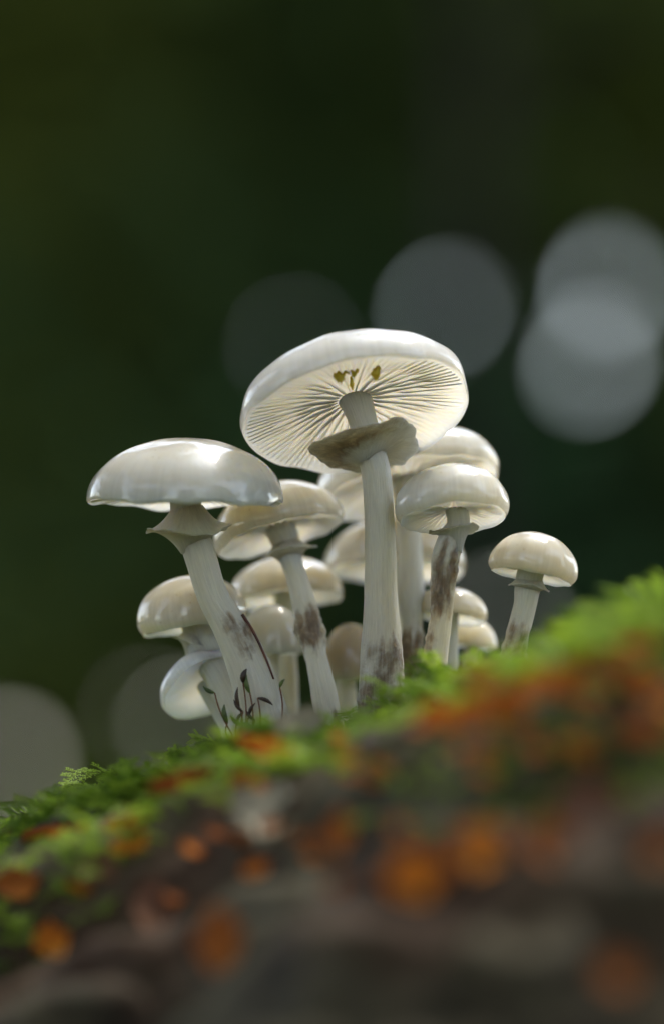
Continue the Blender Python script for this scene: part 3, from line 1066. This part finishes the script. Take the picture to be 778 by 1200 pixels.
SP += [((280 + 6 * k, 872), (278 + 7 * k, 846 - (k * 29) % 17), 13 + (k * 5) % 6, 5, 60 + (k * 67) % 130, 'capsule_brown',
        'withered brown moss capsule low in the tuft at the foot of the leaning stem') for k in range(4)]
for sp_ in SP:
    sporophyte(sp_[0], sp_[1], sp_[2], sp_[3], sp_[4], M[sp_[5]], sp_[6])

# dark needle leaning on the thick stem
nb = [P(321, 796, FOCUS - 0.004), P(311, 770, FOCUS - 0.0035), P(298, 742, FOCUS - 0.0025), P(284, 720, FOCUS - 0.0015)]
M['needle'] = mat_simple('needle', (0.03, 0.012, 0.008), (0.16, 0.045, 0.02), 300, 0.5, 0.2, 0.0003)
rt = empty('fallen_needle', nb[0])
pts_ = catmull(np.array(nb) - nb[0], 16)
o = link('shaft', tube_mesh('shaft', pts_, np.linspace(0.00025, 0.00045, len(pts_)), M['needle'], 8), rt)
tag(rt, 'long dark brown needle leaning on the thick pale stem', 'needle')

# ------------------------------------------------------------------ orange leaf fragments, chips, twig on the bark
M['orange'] = mat_simple('orange_leaf', (0.48, 0.12, 0.010), (0.80, 0.30, 0.03), 140, 0.7, 0.5, 0.001, trans=0.25, spec=0.15)
M['rust'] = mat_simple('rust_leaf', (0.26, 0.07, 0.015), (0.52, 0.17, 0.03), 120, 0.7, 0.5, 0.001, trans=0.2, spec=0.15)
M['pale'] = mat_simple('pale_chip', (0.22, 0.19, 0.12), (0.42, 0.38, 0.27), 90, 0.7, 0.6, 0.002)
M['pink'] = mat_simple('pinkish_leaf', (0.11, 0.05, 0.03), (0.22, 0.11, 0.06), 90, 0.8, 0.5, 0.001, spec=0.12)

def find_on_log(px, py):
    """first hit of the pixel's ray with the log surface"""
    dirv = FWD + (px - 389.0) * K * RIGHT - (py - 600.0) * K * UP
    best = None
    d = 0.70
    while d < 1.12:
        q = CAM + d * dirv
        if q[2] <= log_z(q[0], q[1]):
            return q
        d += 0.004
    return None

def flake(label, name, cat, px, py, wpx, hpx, mat, roll, seed, group, lean=35, thick=0.0006):
    """curled leaf scrap with thickness resting on the log"""
    p = find_on_log(px, py)
    if p is None or (p - CAM) @ FWD > 1.06:
        return None
    d = (p - CAM) @ FWD
    W, H = wpx * K * d, hpx * K * d
    rs = random.Random(seed)
    nu, nv = 13, 9
    top = []
    for i in range(nu):
        u = -1 + 2 * i / (nu - 1)
        hw = max(0.06, (1 - abs(u) ** 2.2)) * (1 + 0.45 * noise.noise(Vector((u * 3.1, seed, 0))))
        for j in range(nv):
            v = -1 + 2 * j / (nv - 1)
            z = 0.16 * W * (u * u * 0.5 + v * v * 0.8 * rs.uniform(0.9, 1.1)) + 0.08 * W * noise.noise(Vector((u * 1.7, v * 1.7, seed)))
            top.append((u * W / 2, v * hw * H / 2 * (1 + 0.3 * noise.noise(Vector((u * 5, v * 3, seed + 5)))), z))
    top = np.array(top); n = len(top)
    bot = top - np.array([0, 0, thick])
    F = grid_faces(nu, nv, False)
    edge = [i * nv for i in range(nu)] + [(nu - 1) * nv + j for j in range(1, nv)] + [i * nv + nv - 1 for i in range(nu - 2, -1, -1)] + [j for j in range(nv - 2, 0, -1)]
    E = [(edge[k], edge[(k + 1) % len(edge)], n + edge[(k + 1) % len(edge)], n + edge[k]) for k in range(len(edge))]
    me = mesh_np(name, np.vstack([top, bot]), np.vstack([F[:, ::-1], F + n, np.array(E)]), [mat])
    o = bpy.data.objects.new(name, me); col.objects.link(o)
    o.rotation_euler = (R_(lean), R_(roll), R_(rs.uniform(-25, 25)))
    o.location = p + (np.array([0, -0.003, 0.0065]) if py < 960 else np.array([0, -0.001, 0.0015]))
    tag(o, label, cat, group)
    return o

OR = 'orange leaf scraps on the log'
FL = [(312, 917, 78, 34, 'orange', 'bright orange leaf scrap lying above the pale round chip', 30),
      (400, 985, 42, 60, 'rust', 'rusty leaf scrap hanging just below the moss edge', 55),
      (490, 1038, 84, 62, 'orange', 'large deep orange leaf scrap alone on the dark bark', 62),
      (565, 1002, 70, 60, 'orange', 'orange leaf scrap beside a pinkish leaf on the bark flank', 60),
      (540, 882, 100, 52, 'orange', 'orange leaf scrap lying flat in the moss before the shaggy stem', 35),
      (640, 850, 120, 50, 'orange', 'broad orange leaf scrap in the moss before the small round mushroom', 35),
      (725, 835, 110, 44, 'rust', 'reddish rust leaf scrap on the raised end of the moss', 35),
      (690, 960, 90, 90, 'pink', 'wide dull pink brown leaf pressed to the bark flank', 55),
      (755, 900, 80, 40, 'rust', 'rust leaf scrap beneath the reddish one on the raised end', 40),
      (640, 1000, 70, 60, 'rust', 'rust leaf scrap under the wide pink brown leaf', 60),
      (150, 975, 60, 26, 'orange', 'narrow orange leaf scrap under the feathery moss sprays', 35),
      (215, 955, 80, 22, 'rust', 'long thin rust leaf strip along the moss edge', 35),
      (75, 985, 44, 20, 'orange', 'small orange leaf scrap in the moss at the low end of the log', 35),
      (120, 1030, 70, 40, 'pink', 'pink brown leaf scrap below the narrow orange scrap', 55),
      (20, 1045, 56, 44, 'rust', 'rusty leaf scrap at the low end of the dark bark', 60),
      (60, 1112, 46, 44, 'orange', 'small round orange scrap low on the grey bark', 65),
      (258, 1112, 60, 84, 'rust', 'upright rust leaf scrap low on the grey bark', 65),
      (180, 1075, 56, 80, 'pink', 'pink brown upright scrap on the dark bark under the moss', 60),
      (775, 1010, 50, 60, 'rust', 'rust leaf scrap far along the bark beneath the raised moss', 60),
      (720, 1150, 60, 50, 'rust', 'dim rust scrap low on the dark bark flank', 65)]
for i, (px, py, wp, hp, mt, lab, ln) in enumerate(FL):
    flake(lab, 'leaf_scrap', 'leaf', px, py, wp, hp, M[mt], rng.uniform(-20, 20), i * 1.7, OR, ln)
for i in range(26):
    px = rng.uniform(480, 790); py = 905 - (px - 480) * 0.16 + rng.normal() * 26
    flake('small orange leaf crumb in the blurred moss before the small round mushroom', 'leaf_crumb', 'leaf', px, py, rng.uniform(22, 52), rng.uniform(18, 34),
          M['orange' if rng.random() < 0.7 else 'rust'], rng.uniform(-40, 40), 60 + i * 1.3, 'orange leaf crumbs in the moss', rng.uniform(15, 55))
for i in range(26):
    px = rng.uniform(0, 520); py = 1010 - px * 0.10 + rng.normal() * 34
    flake('tiny rusty leaf crumb along the dark bark edge under the moss', 'leaf_crumb', 'leaf', px, py, rng.uniform(16, 36), rng.uniform(12, 26),
          M['rust' if rng.random() < 0.5 else 'orange'], rng.uniform(-40, 40), 120 + i * 1.3, 'rusty leaf crumbs on the bark edge', rng.uniform(15, 60))
flake('pale round grey green bark chip under the bright orange scrap', 'bark_chip', 'bark chip', 318, 962, 96, 84, M['pale'], 5, 51, 'bark chips', 45, 0.004)
flake('small whitish chip in the moss above the bright orange scrap', 'bark_chip', 'bark chip', 350, 880, 60, 34, M['pale'], -15, 53, 'bark chips', 35, 0.003)

# twig
tw = [find_on_log(425, 905), find_on_log(462, 890), find_on_log(512, 868)]
tw = [q + np.array([0, -0.004, 0.005]) for q in tw]
M['twig'] = mat_simple('twig_bark', (0.06, 0.045, 0.038), (0.17, 0.13, 0.11), 160, 0.8, 0.6, 0.001)
rt = empty('fallen_twig', tw[0])
tp = catmull(np.array(tw) - tw[0], 20)
link('shaft', tube_mesh('shaft', tp, np.linspace(0.0024, 0.0016, 20) * (1 + 0.15 * np.sin(np.arange(20) * 1.9)), M['twig'], 10), rt)
tag(rt, 'short grey brown twig lying in the moss before the tallest stem', 'twig')

# yellow crumbs hanging among the gills of the tall cap
M['yellow'] = mat_simple('yellow_crumb', (0.90, 0.64, 0.04), (0.98, 0.84, 0.18), 900, 0.6, 0.6, 0.0008, trans=0.35)
def crumb(px, py, wpx, hpx, dd, label, seed):
    d = FOCUS + dd
    c = P(px, py, d)
    V = []
    nu, nv = 12, 14
    for i in range(nu):
        th = math.pi * i / (nu - 1)
        for j in range(nv):
            a = 2 * math.pi * j / nv
            k = 1 + 0.55 * noise.noise(Vector((math.sin(th) * math.cos(a) * 2 + seed, math.sin(th) * math.sin(a) * 2, math.cos(th) * 2)))
            k *= 1 + 0.3 * noise.noise(Vector((math.sin(th) * math.cos(a) * 6 + seed, math.sin(th) * math.sin(a) * 6, math.cos(th) * 6)))
            V.append((k * math.sin(th) * math.cos(a) * wpx * K * d / 2, k * math.sin(th) * math.sin(a) * wpx * K * d / 2, k * math.cos(th) * hpx * K * d / 2))
    o = link('yellow_crumb', mesh_np('yellow_crumb', V, grid_faces(nu, nv), [M['yellow']]), loc=c)
    o.rotation_euler = (0, R_((px - 420) * 0.6), 0)
    tag(o, label, 'crumb', 'yellow crumbs under the tall cap')
for i, (px, py, w_, h_, lab) in enumerate([
        (398, 437, 13, 20, 'largest yellow crumb hanging in the gills of the tall cap'),
        (406, 432, 9, 13, 'small yellow crumb squeezed against the largest one under the tall cap'),
        (415, 431, 10, 19, 'ragged yellow crumb between two others under the tall cap'),
        (412, 449, 5, 14, 'thin yellow splinter dangling below the ragged crumb'),
        (441, 436, 9, 19, 'yellow crumb set apart nearest the upper stem under the tall cap')]):
    crumb(px, py, w_, h_, -0.0150 if py < 445 else -0.011, lab, i * 4.1)
